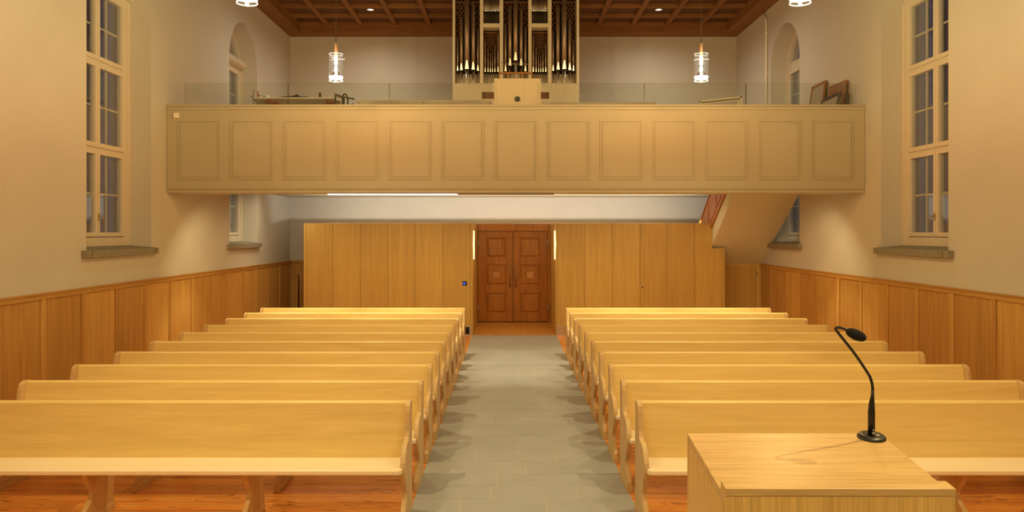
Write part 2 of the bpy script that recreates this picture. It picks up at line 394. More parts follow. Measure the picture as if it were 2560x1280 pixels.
# ------------------------------------------------------------------ windows
def make_window(num, side, yc, r, blind, infill=False):
    s = -1 if side == 'left' else 1
    face = XL if s < 0 else XR
    W = struct(f'window_{num}', (face, yc, ZS))
    X = lambda d: face+s*d                                   # d = depth into the wall
    p0 = .345
    y0, y1 = yc-r, yc+r
    # stone sill, its top sloping up to the frame
    mb = MB(); zt = 1.965
    mb.prism([(X(-.075), 1.875), (X(-.075), zt), (X(.40), zt+.045), (X(.40), 1.875)], 'Y', y0+.002, y1-.002)
    mb.box(X(-.075), X(-.001), y0-.13, y0+.01, 1.875, zt-.001); mb.box(X(-.075), X(-.001), y1-.01, y1+.10, 1.875, zt-.001)
    mb.build('window_sill', 'sill', W, fix=True)
    fr = MB(); fd0, fd1 = p0, p0+.16
    def b(mbx, ya, yb, za, zb, d0=fd0, d1=fd1): mbx.box(X(d0), X(d1), ya, yb, za, zb)
    b(fr, y0, y0+.15, 1.99, 5.60); b(fr, y1-.15, y1, 1.99, 5.60)
    b(fr, y0, y1, 1.99, 2.125, fd0-.01); b(fr, y0, y0+.075, 2.0, 5.62, fd0-.03, fd0); b(fr, y1-.075, y1, 2.0, 5.62, fd0-.03, fd0)
    zr = [2.13, 3.37, 4.57]; zh = [(2.13, 3.345), (3.375, 4.555), (4.585, 5.58)]
    for z in (3.36, 4.57): b(fr, y0+.1, y1-.1, z-.02, z+.02, fd0+.01)
    b(fr, yc-.03, yc+.03, 2.1, 5.6, fd0+.04, fd1)
    b(fr, y0+.004, y1-.004, 5.59, 5.76, fd0+.003)
    fr.build('frame', 'frame_paint', W)
    # sashes
    for za, zb in zh:
        for k in (0, 1):
            ya, yb = (y0+.155, yc-.003) if k == 0 else (yc+.003, y1-.155)
            sm = MB(); w = .062; zt0 = .065
            d0, d1 = fd0-.018, fd0+.05
            sm.box(X(d0), X(d1), ya, ya+w, za+.005, zb); sm.box(X(d0), X(d1), yb-w, yb, za+.005, zb)
            sm.box(X(d0), X(d1), ya+w, yb-w, za+.005, za+zt0); sm.box(X(d0), X(d1), ya+w, yb-w, zb-zt0, zb)
            so = sm.build('sash', 'frame_paint', W)
            MB().box(X(fd0+.01), X(fd0+.016), ya+w-.005, yb-w+.005, za+zt0, zb-zt0).build('pane', 'glass', so)
            # outer sash with glazing bars
            om = MB(); d0, d1 = fd0+.052, fd0+.082
            g0, g1 = ya+.05, yb-.05
            om.box(X(d0), X(d1), ya, g0, za, zb); om.box(X(d0), X(d1), g1, yb, za, zb)
            om.box(X(d0), X(d1), g0, g1, za, za+.06); om.box(X(d0), X(d1), g0, g1, zb-.06, zb)
            oo = om.build('outer_sash', 'frame_paint', W)
            gm = MB(); zm = (za+zb)/2
            gm.box(X(d0+.005), X(d1), (g0+g1)/2-.016, (g0+g1)/2+.016, za+.06, zb-.06); gm.box(X(d0+.004), X(d1-.001), g0, g1, zm-.014, zm+.014)
            gm.build('glazing_bars', 'frame_paint', oo)
            MB().box(X(d1-.012), X(d1-.008), g0, g1, za+.06, zb-.06).build('pane', 'glass', oo)
    # arched head
    am = MB(); nseg = 20; ri = r-.13; zc = 5.60
    for k in range(nseg):
        t0, t1 = PI*k/nseg, PI*(k+1)/nseg
        p = [(yc+r*math.cos(t0), zc-.04+r*math.sin(t0)), (yc+r*math.cos(t1), zc-.04+r*math.sin(t1)), (yc+ri*math.cos(t1), zc+ri*math.sin(t1)), (yc+ri*math.cos(t0), zc+ri*math.sin(t0))]
        am.prism(p, 'X', X(fd0-.006), X(fd1-.004))
    for t in ((PI/4, PI/2, 3*PI/4) if not blind else (PI/2,)):
        c_, s_ = math.cos(t), math.sin(t); e = .011
        p = [(yc-s_*e, 5.74+c_*e), (yc+s_*e, 5.74-c_*e), (yc+s_*e+c_*(ri), 5.6-c_*e+s_*(ri)), (yc-s_*e+c_*(ri), 5.6+c_*e+s_*(ri))]
        am.prism(p, 'X', X(fd1-.02), X(fd1))
    ah = am.build('arched_head', 'frame_paint', W, fix=True)
    pg = [(yc+(ri+.02)*math.cos(PI*k/16), zc+(ri+.02)*math.sin(PI*k/16)) for k in range(17)]
    MB().prism(pg, 'X', X(fd0+.06), X(fd0+.066)).build('pane', 'glass', ah, fix=True)
    # handle
    hm = MB(); hy = yc; hd = fd0-.018
    hm.box(X(hd-.012), X(hd), hy+.005, hy+.035, 2.36, 2.46)
    hm.tube([(X(hd-.01), hy+.02, 2.42), (X(hd-.055), hy+.02, 2.42), (X(hd-.06), hy+.025, 2.40), (X(hd-.062), hy+.03, 2.30)], .009, 6)
    hm.build('handle', 'brass', W)
    if blind:
        prof = []
        for k in range(10):
            t = PI*k/9; prof.append((X(fd0-.005-.13*math.sin(t)), 5.745-.095*math.cos(t)))
        MB().prism([(X(fd0), 5.65)]+prof+[(X(fd0), 5.84)], 'Y', y0+.01, y1-.01).build('blind_cassette', 'frame_paint', W, fix=True)
    # a dark board behind: the facade's outer reveal
    return W
make_window(1, 'left', 11.35, .94, True); make_window(2, 'left', 16.60, .87, True)
make_window(3, 'right', 11.35, .94, False); make_window(4, 'right', 16.60, .87, False)

# ------------------------------------------------------------------ wainscot
def wainscot(num, face, s, Y0, Y1, hz=1.50):
    T = struct(f'trim_{num}', (face, Y1, 0))
    X = lambda d: face-s*d
    marks = [9.39+.886*k for k in range(-15, 13)]
    marks = [mk for mk in marks if Y0+.2 < mk < Y1-.3]
    edges = [Y0]+marks+[Y1]
    MB().box(X(0.0005), X(.012), Y0, Y1, 0, hz-.02).build('backing', 'oak_wain', T)
    for a, b_ in zip(edges, edges[1:]):
        MB().box(X(.012), X(.020), a+.05, b_-.05, .12, hz-.075).build('panel', 'oak_wain', T)
    for e in edges:
        MB().box(X(.012), X(.034), max(e-.045, Y0), min(e+.045, Y1), .115, hz-.075).build('stile', 'oak_wain', T, bevel=.002)
    MB().box(X(.012), X(.036), Y0, Y1, hz-.075, hz-.02).build('top_rail', 'oak_rail', T)
    MB().box(X(.0), X(.045), Y0, Y1, hz-.02, hz).build('cap_rail', 'oak_rail', T, bevel=.003)
    MB().box(X(.012), X(.036), Y0, Y1, 0, .115).build('bottom_rail', 'oak_rail', T)
    return T
wainscot(1, XL, -1, 3.5, YB-.04)
wainscot(2, XR, 1, 3.5, 18.12)
T = struct('trim_3', (-4.9, YB, 0))
box('panel', 'oak_wain', T, XL+.04, -4.37, YB-.025, YB, .1, 1.43); box('top_rail', 'oak_wain', T, XL+.04, -4.37, YB-.04, YB, 1.43, 1.50); box('bottom_rail', 'oak_wain', T, XL+.04, -4.37, YB-.04, YB, 0, .1)

# ------------------------------------------------------------------ oak cupboards beside the door
CY = 17.42; CZ = 2.387
def cupboard(name, label, cat, pxs, x_in, side):
    xa = wx(pxs[0], CY); xb = wx(pxs[-1], CY)
    c_ = thing(name, label, cat, ((xa+xb)/2, CY, 0))
    return c_
cl = thing('wall_cupboard', 'tall oak cupboard wall left of the double door', 'cupboard', (-2.57, CY, 0))
box('carcass', 'oak_v', cl, -4.37, -.767, CY+.024, YB-.002, 0, CZ)
L = [766, 832, 900.5, 969, 1038, 1107, 1176]
for a, b_ in zip(L, L[1:]):
    box('door_panel', 'oak_v', cl, wx(a, CY)+.0035, wx(b_, CY)-.0035, CY, CY+.022, .01, CZ-.004)
box('end_post', 'oak_v', cl, -4.37, wx(766, CY)-.002, CY-.004, CY+.024, 0, CZ)
box('end_post', 'oak_v', cl, wx(1176, CY)+.002, -.767, CY-.004, CY+.024, 0, CZ)
cr = thing('wall_cupboard', 'tall oak cupboard wall right of the double door', 'cupboard', (2.8, CY, 0))
mb = MB(); mb.box(1.006, 4.30, CY+.024, YB-.002, 0, CZ); mb.box(4.30, 4.585, CY+.024, 18.1, 0, 1.40); mb.build('carcass', 'oak_v', cr)
Rr = [1393.5, 1462, 1531, 1600, 1668, 1737]
for a, b_ in zip(Rr, Rr[1:]):
    box('door_panel', 'oak_v', cr, wx(a, CY)+.0035, wx(b_, CY)-.0035, CY, CY+.022, .01, CZ-.004)
p = [(wx(1737, CY)+.0035, .01), (wx(1805, CY)-.0035, .01), (wx(1805, CY)-.0035, 1.855), (4.335, 1.855), (4.335, CZ-.004), (wx(1737, CY)+.0035, CZ-.004)]
MB().prism(p, 'Y', CY, CY+.022).build('door_panel', 'oak_v', cr, fix=True)
box('end_post', 'oak_v', cr, 1.006, wx(1393.5, CY)-.002, CY-.004, CY+.024, 0, CZ)
box('end_post', 'oak_v', cr, wx(1805, CY)+.002, 4.60, CY-.004, CY+.024, 0, 1.855)
MB().lathe([(.001, 0), (.012, 0), (.012, .01), (.001, .01)], 0, 0, 12)
kx, kz = wx(1606, CY), wz(718, CY)
MB().tube([(kx, CY-.006, kz), (kx, CY+.004, kz)], .016, 12).build('lock_hole', 'black', cr)

# call button and floor plates
bx_, bz = wx(1162, CY), wz(708.5, CY)
t = thing('push_button', 'small black square plate with a glowing blue button beside the door', 'button', (bx_, CY, bz))
box('plate', 'black', t, bx_-.046, bx_+.046, CY-.012, CY-.0005, bz-.046, bz+.046, bevel=.003)
MB().tube([(bx_-.012, CY-.010, bz-.004), (bx_-.012, CY-.022, bz-.004)], .024, 14).build('button', 'blue', t)
t = thing('floor_outlet', 'steel skirting plate with a dark socket opening left of the doorway', 'outlet', (wx(1170, CY), CY, 0))
x0, x1 = wx(1161, CY), wx(1179, CY)
mb = MB(); mb.box(x0, x1, CY-.012, CY-.005, .0, .022); mb.box(x0, x1, CY-.012, CY-.005, .175, .20); mb.box(x0, x0+.02, CY-.012, CY-.005, .022, .175); mb.box(x1-.045, x1, CY-.012, CY-.005, .022, .175)
mb.build('frame', 'steel', t); box('socket', 'dark_hole', t, x0+.02, x1-.045, CY-.008, CY-.0045, .022, .175)
t = thing('kick_plate', 'plain steel skirting plate right of the doorway', 'plate', (wx(1402, CY), CY, 0))
box('plate', 'steel', t, 1.008, wx(1412, CY), CY-.010, CY-.0045, .0, .20, bevel=.002)
for k in range(2): MB().tube([(1.03+.12*k, CY-.013, .1), (1.03+.12*k, CY-.009, .1)], .006, 8).build('screw', 'steel', t)

# sconces on the recess cheeks
for sgn, xx, lab in ((1, -.767, 'slim glowing wall light on the left cheek of the doorway'), (-1, 1.006, 'slim glowing wall light on the right cheek of the doorway')):
    t = thing('wall_light', lab, 'light', (xx, 17.65, 1.6))
    prof = []
    for k in range(9):
        a = PI*k/8; prof.append((17.60+.05*math.cos(a)+.02, 2.18+.05*math.sin(a)))
    poly = [(17.605, 1.61), (17.635, 1.61)]+prof
    MB().prism(poly, 'X', xx+sgn*.002, xx+sgn*.030).build('diffuser', 'sconce', t, fix=True)
    box('back_plate', 'steel', t, xx+sgn*.0005, xx+sgn*.003, 17.565, 17.675, 1.58, 2.25)
    lamp('sconce_beam', 'POINT', (xx+sgn*.10, 17.60, 1.95), P_SCONCE, (1, .62, .22), shadow_soft_size=.05)

# ------------------------------------------------------------------ double door
DY = 19.9
D = struct('door_1', (.12, DY, 0))
def dx(p): return wx(p, DY)
def dz(p): return wz(p, DY)
x0, xm, x1 = dx(1195), dx(1282.5), dx(1369)
mb = MB(); mb.box(-.765, x0, DY-.03, YB-.002, .004, 2.395); mb.box(x1, 1.004, DY-.03, YB-.002, .004, 2.395); mb.box(x0, x1, DY-.03, YB-.002, dz(578)+.004, 2.395)
mb.build('door_frame', 'door', D, bevel=.004)
for a, b_, side in ((x0+.003, xm-.004, 1), (xm+.004, x1-.003, -1)):
    lf = MB(); st = .19
    zb, zt = .02, dz(578)
    pn = [(dz(783), dz(733)), (dz(713), dz(662)), (dz(644), dz(594))]
    px0, px1 = a+.195, b_-.155
    if side < 0: px0, px1 = a+.165, b_-.17
    lf.box(a, px0, DY, DY+.06, zb, zt); lf.box(px1, b_, DY, DY+.06, zb, zt)
    zs = [zb]
    for u, w in pn: zs += [u, w]
    zs.append(zt)
    for i in range(0, len(zs), 2): lf.box(px0, px1, DY, DY+.06, zs[i], zs[i+1])
    leaf = lf.build('door_leaf', 'door', D, bevel=.006)
    for i, (u, w) in enumerate(pn):
        # recessed ground with a raised field
        pm = MB(); pm.box(px0, px1, DY+.030, DY+.05, u, w)
        e0, e1 = .03, .055; c0 = (px0+e0, px1-e0, u+e0, w-e0); c1 = (px0+e1, px1-e1, u+e1, w-e1)
        pm.hexa([(c0[0], DY+.030, c0[2]), (c0[1], DY+.030, c0[2]), (c0[1], DY+.030, c0[3]), (c0[0], DY+.030, c0[3]),
                 (c1[0], DY+.012, c1[2]), (c1[1], DY+.012, c1[2]), (c1[1], DY+.012, c1[3]), (c1[0], DY+.012, c1[3])])
        pm.build('door_panel', 'door', leaf, fix=True)
        if i == 1:
            cxx = (px0+px1)/2; czz = (u+w)/2
            box('inlay', 'door_light', leaf, cxx-.08, cxx+.08, DY+.004, DY+.014, czz-.08, czz+.08, bevel=.004)
    hx = xm+(-.075 if side > 0 else .075)
    hm = MB(); hm.tube([(hx, DY-.05, dz(716)), (hx, DY-.05, dz(664))], .010, 8)
    for zz in (dz(712), dz(668)): hm.tube([(hx, DY-.05, zz), (hx, DY, zz)], .008, 8)
    hm.build('pull_handle', 'brass', leaf)
    MB().tube([(hx, DY-.012, dz(715.5)), (hx, DY, dz(715.5))], .022, 10).build('lock', 'black', leaf)
    for zz in (dz(610), dz(772)):
        hy = a+.0 if side > 0 else b_
        MB().tube([(hy, DY-.036, zz-.09), (hy, DY-.036, zz+.09)], .012, 8).build('hinge', 'steel', leaf)

# ------------------------------------------------------------------ gallery (balcony)
GY = 12.84; GT = 4.20; GB = 2.816
G = thing('balcony', 'cream painted organ gallery with a row of moulded panels across the nave', 'balcony', (.1, GY, GB))
mb = MB()
mb.box(XL+.001, XR-.001, GY, GY+.16, GB+.05, GT-.03)
mb.box(XL+.001, XR-.001, GY+.012, 13.36, GB, GB+.05); mb.box(XL+.001, XR-.001, GY+.16, 13.36, GB+.05, 3.05)
mb.build('parapet', 'paint', G, bevel=.012)
box('cap_rail', 'paint', G, XL+.001, XR-.001, GY-.035, GY+.24, GT-.03, GT, bevel=.006)
box('cap_moulding', 'paint', G, XL+.001, XR-.001, GY-.018, GY+.01, GT-.085, GT-.03, bevel=.008)
box('border_moulding', 'paint', G, XL+.08, XR-.08, GY-.006, GY+.002, GB+.075, GB+.09, bevel=.002)
pc = [(498-1272+131.83*k)*GY/F for k in range(13)]
for xc in pc:
    w, za, zb = .334, wz(449, GY), wz(301, GY)
    fm = MB()
    for (o0, o1, d) in ((0, .022, .014), (.042, .056, .011)):
        a0, a1, b0, b1 = xc-w+o0, xc+w-o0, za+o0, zb-o0
        t_ = o1-o0
        fm.box(a0, a1, GY-d, GY+.001, b0, b0+t_); fm.box(a0, a1, GY-d, GY+.001, b1-t_, b1)
        fm.box(a0, a0+t_, GY-d, GY+.001, b0+t_, b1-t_); fm.box(a1-t_, a1, GY-d, GY+.001, b0+t_, b1-t_)
    pm = MB().box(xc-w+.026, xc+w-.026, GY-.0035, GY+.001, za+.026, zb-.026).build('panel', 'paint', G)
    fm.build('panel_moulding', 'paint', pm)
SY0 = 15.56
mb = MB()
mb.box(XL+.001, XR-.001, GY+.16, SY0, 3.05, 3.30)
mb.box(XL+.001, 4.28, SY0, YB-.001, 3.05, 3.30); mb.box(4.28, XR-.001, 18.5, YB-.001, 3.05, 3.30)
mb.build('deck', 'paint', G)
mb = MB(); mb.box(XL+.002, XR-.002, GY+.165, SY0, 3.30, 3.93); mb.box(XL+.002, 4.28, SY0, YB-.002, 3.30, 3.93); mb.box(4.28, XR-.002, 18.5, YB-.002, 3.30, 3.93); mb.build('raised_floor', 'plank', G)
# the white low plinths seen over the parapet beside the console
t = thing('low_bench', 'low white bench behind the glass left of the organ console', 'bench', (wx(1050, 15.2), 15.2, 3.93))
xa, xb = wx(893, 15.2), wx(1228, 15.2); zt = wz(250, 15.2)
box('seat', 'white', t, xa, xb, 15.2, 15.5, zt-.05, zt, bevel=.004)
for k in range(4): xx = xa+.03+(xb-xa-.06)*k/4; box('front_board', 'white', t, xx+.003, xx+(xb-xa-.06)/4-.003, 15.215, 15.46, 3.93, zt-.052)
t = thing('low_bench', 'low white bench behind the glass right of the organ console', 'bench', (wx(1400, 15.2), 15.2, 3.93))
xa, xb = wx(1357, 15.2), wx(1640, 15.2); zt = wz(255.5, 15.2)
box('seat', 'white', t, xa, xb, 15.2, 15.5, zt-.05, zt, bevel=.004)
for k in range(3): xx = xa+.03+(xb-xa-.06)*k/3; box('front_board', 'white', t, xx+.003, xx+(xb-xa-.06)/3-.003, 15.215, 15.46, 3.93, zt-.052)

t = thing('switch_box', 'small square pale box at the upper left corner of the gallery front', 'box', (wx(442, GY), GY, wz(289, GY)))
xc, zc = wx(442, GY), wz(289, GY)
box('housing', 'white_plastic', t, xc-.042, xc+.042, GY-.03, GY-.0005, zc-.042, zc+.042, bevel=.005)

# gallery glass
gl = thing('glass_balustrade', 'frameless clear glass screen standing on the gallery parapet', 'balustrade', (.1, 13.0, GT))
gz = wz(208, 13.0)
for a, b_ in ((462, 720), (720, 973), (973, 1231), (1354, 1611), (1611, 1865), (1865, 2119)):
    pn = MB().box(wx(a, 13.0)+.006, wx(b_, 13.0)-.006, 13.0, 13.012, GT+.012, gz, 0, 1).build('glass_pane', ['rail_glass', 'glass_edge'], gl)
for p_ in (720, 973, 1611, 1865): box('joint_seal', 'glass_edge', gl, wx(p_, 13.0)-.006, wx(p_, 13.0)+.006, 13.002, 13.010, GT+.012, gz)
box('base_channel', 'steel', gl, wx(455, 13.0), wx(2125, 13.0), 12.975, 13.04, GT+.0005, GT+.012)

# gallery soffit light strip
t = thing('linear_light', 'long white strip light under the gallery, left half lit', 'light', (-1.8, 12.98, 2.81))
YT = 12.98
box('housing', 'steel', t, wx(820, YT), wx(1385, YT), YT-.04, YT+.05, 2.806, 2.8155)
for a, b_ in ((820, 980), (981.5, 1143)): box('lit_tube', 'tube', t, wx(a, YT), wx(b_, YT), YT-.035, YT+.045, 2.790, 2.8055)
box('dark_tube', 'brown_frame', t, wx(1146, YT), wx(1385, YT), YT-.035, YT+.045, 2.794, 2.8055)
t = thing('uplight_trough', 'thin white trough of uplights along the top of the oak cupboards', 'light', (0, 18.35, 2.388))
box('base', 'steel', t, -4.36, 4.28, 18.26, 18.42, 2.3875, 2.3885)
box('lip', 'brown_frame', t, -4.36, 4.28, 18.415, 18.42, 2.3885, 2.3995); box('lip', 'brown_frame', t, -4.36, 4.28, 18.26, 18.265, 2.3885, 2.397)
for k in range(6):
    lamp('uplight_beam', 'AREA', (-4.36+8.64*(k+.5)/6, 18.30, 2.391), P_TUBE, COOL, rot=(math.radians(128), 0, 0), shape='RECTANGLE', size=1.4, size_y=.006)
# downlights in the front of the gallery soffit
for nn, x in enumerate((-4.1, -2.65, -1.18, 1.42, 2.9, 4.35)):
    t = thing('gallery_downlight', 'small round downlight behind the gallery front beam, '+('first', 'second', 'third', 'fourth', 'fifth', 'sixth')[nn]+' from the left wall', 'light', (x, 13.5, 3.05), group='downlights under the gallery')
    MB().lathe([(.055, 3.0495), (.07, 3.0495), (.072, 3.040), (.055, 3.036)], x, 13.5, 16, closed=True).build('trim_ring', 'steel', t, fix=True)
    MB().lathe([(.054, 3.049), (.054, 3.046)], x, 13.5, 16).build('lens', 'downlight', t, fix=True)
    lamp('gallery_downlight_beam', 'SPOT', (x, 13.5, 3.03), P_UNDER, HALO, spot_size=math.radians(76), spot_blend=.35, shadow_soft_size=.02)
    lamp('gallery_downlight_spill', 'SPOT', (x, 13.5, 3.03), P_WIDE, (1, .78, .38), rot=(math.radians(22), 0, 0), spot_size=math.radians(140), spot_blend=.5, shadow_soft_size=.03)

for nn, (x, yr) in enumerate(((-4.8, 17.1), (-2.9, 15.3), (-1.1, 15.3), (1.35, 15.3), (3.1, 15.3))):  # unseen row added to brighten the cupboards and the rear left corner
    t = thing('rear_fill_downlight', 'added unseen fill downlight under the rear of the gallery, '+('first', 'second', 'third', 'fourth', 'fifth')[nn]+' from the left wall', 'light', (x, yr, 3.05), group='added fill downlights by the oak cupboards')
    MB().lathe([(.055, 3.0495), (.07, 3.0495), (.072, 3.040), (.055, 3.036)], x, yr, 16, closed=True).build('trim_ring', 'steel', t, fix=True)
    MB().lathe([(.054, 3.049), (.054, 3.046)], x, yr, 16).build('lens', 'downlight', t, fix=True)
    if nn: lamp('rear_fill_beam', 'SPOT', (x, yr, 3.03), P_BACK, (1, .82, .46), rot=(math.radians(35), 0, 0), spot_size=math.radians(130), spot_blend=.6, shadow_soft_size=.04)
    else: lamp('rear_fill_panel', 'AREA', (x+.1, 17.1, 3.03), 24, (1, .84, .52), rot=(math.radians(12), 0, 0), shape='RECTANGLE', size=.7, size_y=1.2)

# ------------------------------------------------------------------ staircase
S = thing('staircase', 'white boxed stair flight rising under the gallery at the right wall', 'staircase', (4.97, 17, 0))
sz = lambda Y: 1.537+.603*(18.07-Y)
ya, yb = 15.60, 18.10
SX0 = 4.34
MB().prism([(ya, sz(ya)), (yb, sz(yb)), (yb, sz(yb)+.36), (ya, sz(ya)+.36)], 'X', SX0, XR-.001).build('flight_slab', 'stair_plaster', S, fix=True)
for k in range(9):
    y0 = ya+.28*k
    zt = sz(y0)+.36+.03
    if k < 9: box('tread', 'red_oak', S, SX0+.02, XR-.002, y0, y0+.30, sz(y0+.28)+.36-.02, zt, bevel=.004)
bz0 = lambda Y: sz(Y)+.36; bz1 = lambda Y: 3.02+.66*(17.42-Y)
bal = MB().prism([(15.62, bz0(15.62)-.01), (18.36, bz0(18.36)-.01), (18.36, bz1(18.36)), (15.62, bz1(15.62))], 'X', 4.300, 4.338).build('balustrade', 'red_oak', S, fix=True)
pitch = .62
yy = 15.66
while yy < 18.2:
    y2 = min(yy+pitch, 18.34)
    MB().prism([(yy+.05, bz0(yy+.05)+.10), (y2-.03, bz0(y2-.03)+.10), (y2-.03, bz1(y2-.03)-.10), (yy+.05, bz1(yy+.05)-.10)], 'X', 4.290, 4.301).build('balustrade_panel', 'red_oak', bal, bevel=.003, fix=True)
    yy = y2
MB().prism([(15.62, bz1(15.62)), (18.42, bz1(18.42)), (18.42, bz1(18.42)+.04), (15.62, bz1(15.62)+.04)], 'X', 4.285, 4.350).build('handrail', 'red_oak', S, fix=True)
lamp('stair_light', 'POINT', (3.3, 17.3, 2.85), 8, (1, .62, .30), shadow_soft_size=.08)

t = thing('stair_cupboard', 'low oak cupboard front under the staircase beside the right wainscot', 'cupboard', (5.1, 18.12, 0))
cf = 18.12
ux = lambda p_: wx(p_, cf)
mb = MB(); mb.box(4.602, XR-.002, cf, cf+.04, 1.42, 1.515); mb.box(ux(1890), XR-.002, cf, cf+.04, 0, 1.42); mb.box(4.602, 4.66, cf, cf+.04, 0, 1.42); mb.box(4.66, ux(1890), cf, cf+.04, 0, .06)
mb.build('frame', 'oak_v', t)
box('door', 'oak_v', t, 4.664, ux(1890)-.004, cf+.008, cf+.03, .064, 1.416)
box('hinge', 'steel', t, ux(1891), ux(1894), cf-.006, cf+.002, 1.20, 1.32)

# ------------------------------------------------------------------ organ
OY = 17.0
ox = lambda p_: wx(p_, OY)
oz = lambda p_: wz(p_, OY)
O = thing('pipe_organ', 'tall pipe organ with pale case and metal pipes on the gallery', 'organ', (.15, OY, 3.93))
OT = 7.16
mb = MB()
mb.box(ox(1131.5), ox(1448), OY, OY+1.3, 3.93, oz(247)); 
mb.box(ox(1131.5), ox(1205), OY, OY+1.3, oz(247), oz(208)); mb.box(ox(1373), ox(1448), OY, OY+1.3, oz(247), oz(208))
mb.box(ox(1205), ox(1373), OY, OY+1.3, oz(230), oz(208)); mb.box(ox(1205), ox(1373), OY+.25, OY+1.3, oz(247), oz(230))
mb.build('base', 'organ_brightened', O)
box('recess_board', 'brown_frame', O, ox(1205), ox(1373), OY+.235, OY+.249, oz(243), oz(230))
zb = oz(208)
posts = [(1131.5, 1137.3), (1199.7, 1208), (1249, 1258), (1321, 1329), (1370, 1379), (1441.5, 1448)]
for a, b_ in posts: box('case_post', 'organ_brightened', O, ox(a), ox(b_), OY+.0, OY+.30, zb, OT, bevel=.004)
for a, b_ in ((1208, 1249), (1329, 1370)): box('case_rail', 'organ_brightened', O, ox(a), ox(b_), OY+.01, OY+.30, oz(68), oz(58))
box('case_side', 'organ_brightened', O, ox(1131.5), ox(1131.5)+.03, OY+.30, OY+1.3, zb, OT); box('case_side', 'organ_brightened', O, ox(1448)-.03, ox(1448), OY+.30, OY+1.3, zb, OT)
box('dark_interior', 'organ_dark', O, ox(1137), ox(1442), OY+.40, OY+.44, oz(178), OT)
box('toe_board', 'organ_brightened', O, ox(1137.3), ox(1441.5), OY+.36, OY+.40, zb, oz(177))
def pipe(px, wpx, py_mouth, py_top, yoff=0.0, py_foot=207.5):
    r = wpx/2*OY/F; x = ox(px); Y = OY+.17+yoff
    zf, zm, zt = oz(py_foot), oz(py_mouth), min(oz(py_top), OT-.02)
    zc_ = zm-.012
    p_ = MB(); p_.lathe([(r*.16, zf), (r*.22, zf+.02), (r*1.0, zc_), ], x, Y, 12, mi=1)
    p_.lathe([(r, zc_), (r, zt), (r*.86, zt), (r*.86, zt-.03)], x, Y, 14, mi=0)
    o = p_.build('pipe', ['tin', 'tin_bright'], O, fix=True)
    h = r*2.6+.045
    q = MB()
    yf = Y-r-.004; dt = .17*h  # lip leans forward to mirror the pendants towards the camera
    q.hexa([(x-r*.80, yf, zm), (x+r*.80, yf, zm), (x+r*.80, Y-r*.5, zm), (x-r*.80, Y-r*.5, zm), (x-r*.22, yf-dt, zm+h), (x+r*.22, yf-dt, zm+h), (x+r*.22, Y-r*.8, zm+h), (x-r*.22, Y-r*.8, zm+h)])
    q.build('upper_lip', 'labium', o, fix=True)
    box('mouth', 'organ_dark', o, x-r*.9, x+r*.9, Y-r-.003, Y-r*.6, zm-.018, zm-.002)
TL = [(1142.8, 5.4, 173, 89), (1152.8, 8.7, 173, 39.5), (1167, 12.2, 172, -20), (1182.4, 10.4, 172, 2.5), (1194, 6.7, 173, 66)]
FL = [(1212.3, 4.8, 175.5, 100), (1219.5, 4.0, 175.5, 117), (1225.4, 3.3, 175.5, 129), (1230.6, 3.5, 175.5, 124), (1236.9, 4.2, 175.5, 109), (1244.8, 6, 175.5, 81)]
TC = [(1263.7, 7.4, 174.4, 55), (1275.1, 9.4, 161.6, 12.6), (1289, 11, 150, -20), (1303, 9, 161.5, 21), (1314, 7, 174.4, 63)]
FR = [(1333.7, 6, 175.5, 86), (1341, 4.2, 175.5, 112.5), (1347.4, 3.5, 175.5, 127), (1352.8, 3.3, 175.5, 133), (1358.4, 4.2, 175.5, 120), (1365.4, 5.2, 175.5, 105)]
TR = [(1383.9, 6.6, 173, 73), (1396, 10, 172, 14), (1411, 12.2, 172, -20), (1425.2, 9, 173, 45), (1435, 6, 173, 95)]
for grp, bulge in ((TL, .12), (TC, .12), (TR, .12)):
    for k, p_ in enumerate(grp): pipe(*p_, yoff=-bulge*(1-abs(k-2)/2.0)+.02)
for grp in (FL, FR):
    for p_ in grp: pipe(*p_, yoff=.03)
for a, b_ in ((1208, 1249), (1329, 1370)):
    n_ = 13
    for k in range(n_):
        px_ = a+1.8+(b_-a-3.6)*k/(n_-1)
        w_ = 3.0-1.2*(1-abs(k-6)/6)
        pipe(px_, w_, 20 if k % 2 == 0 else 22+0, -20, yoff=.05, py_foot=57)
    box('tie_rail', 'steel', O, ox(a), ox(b_), OY+.17, OY+.19, oz(18.3), oz(16.7))
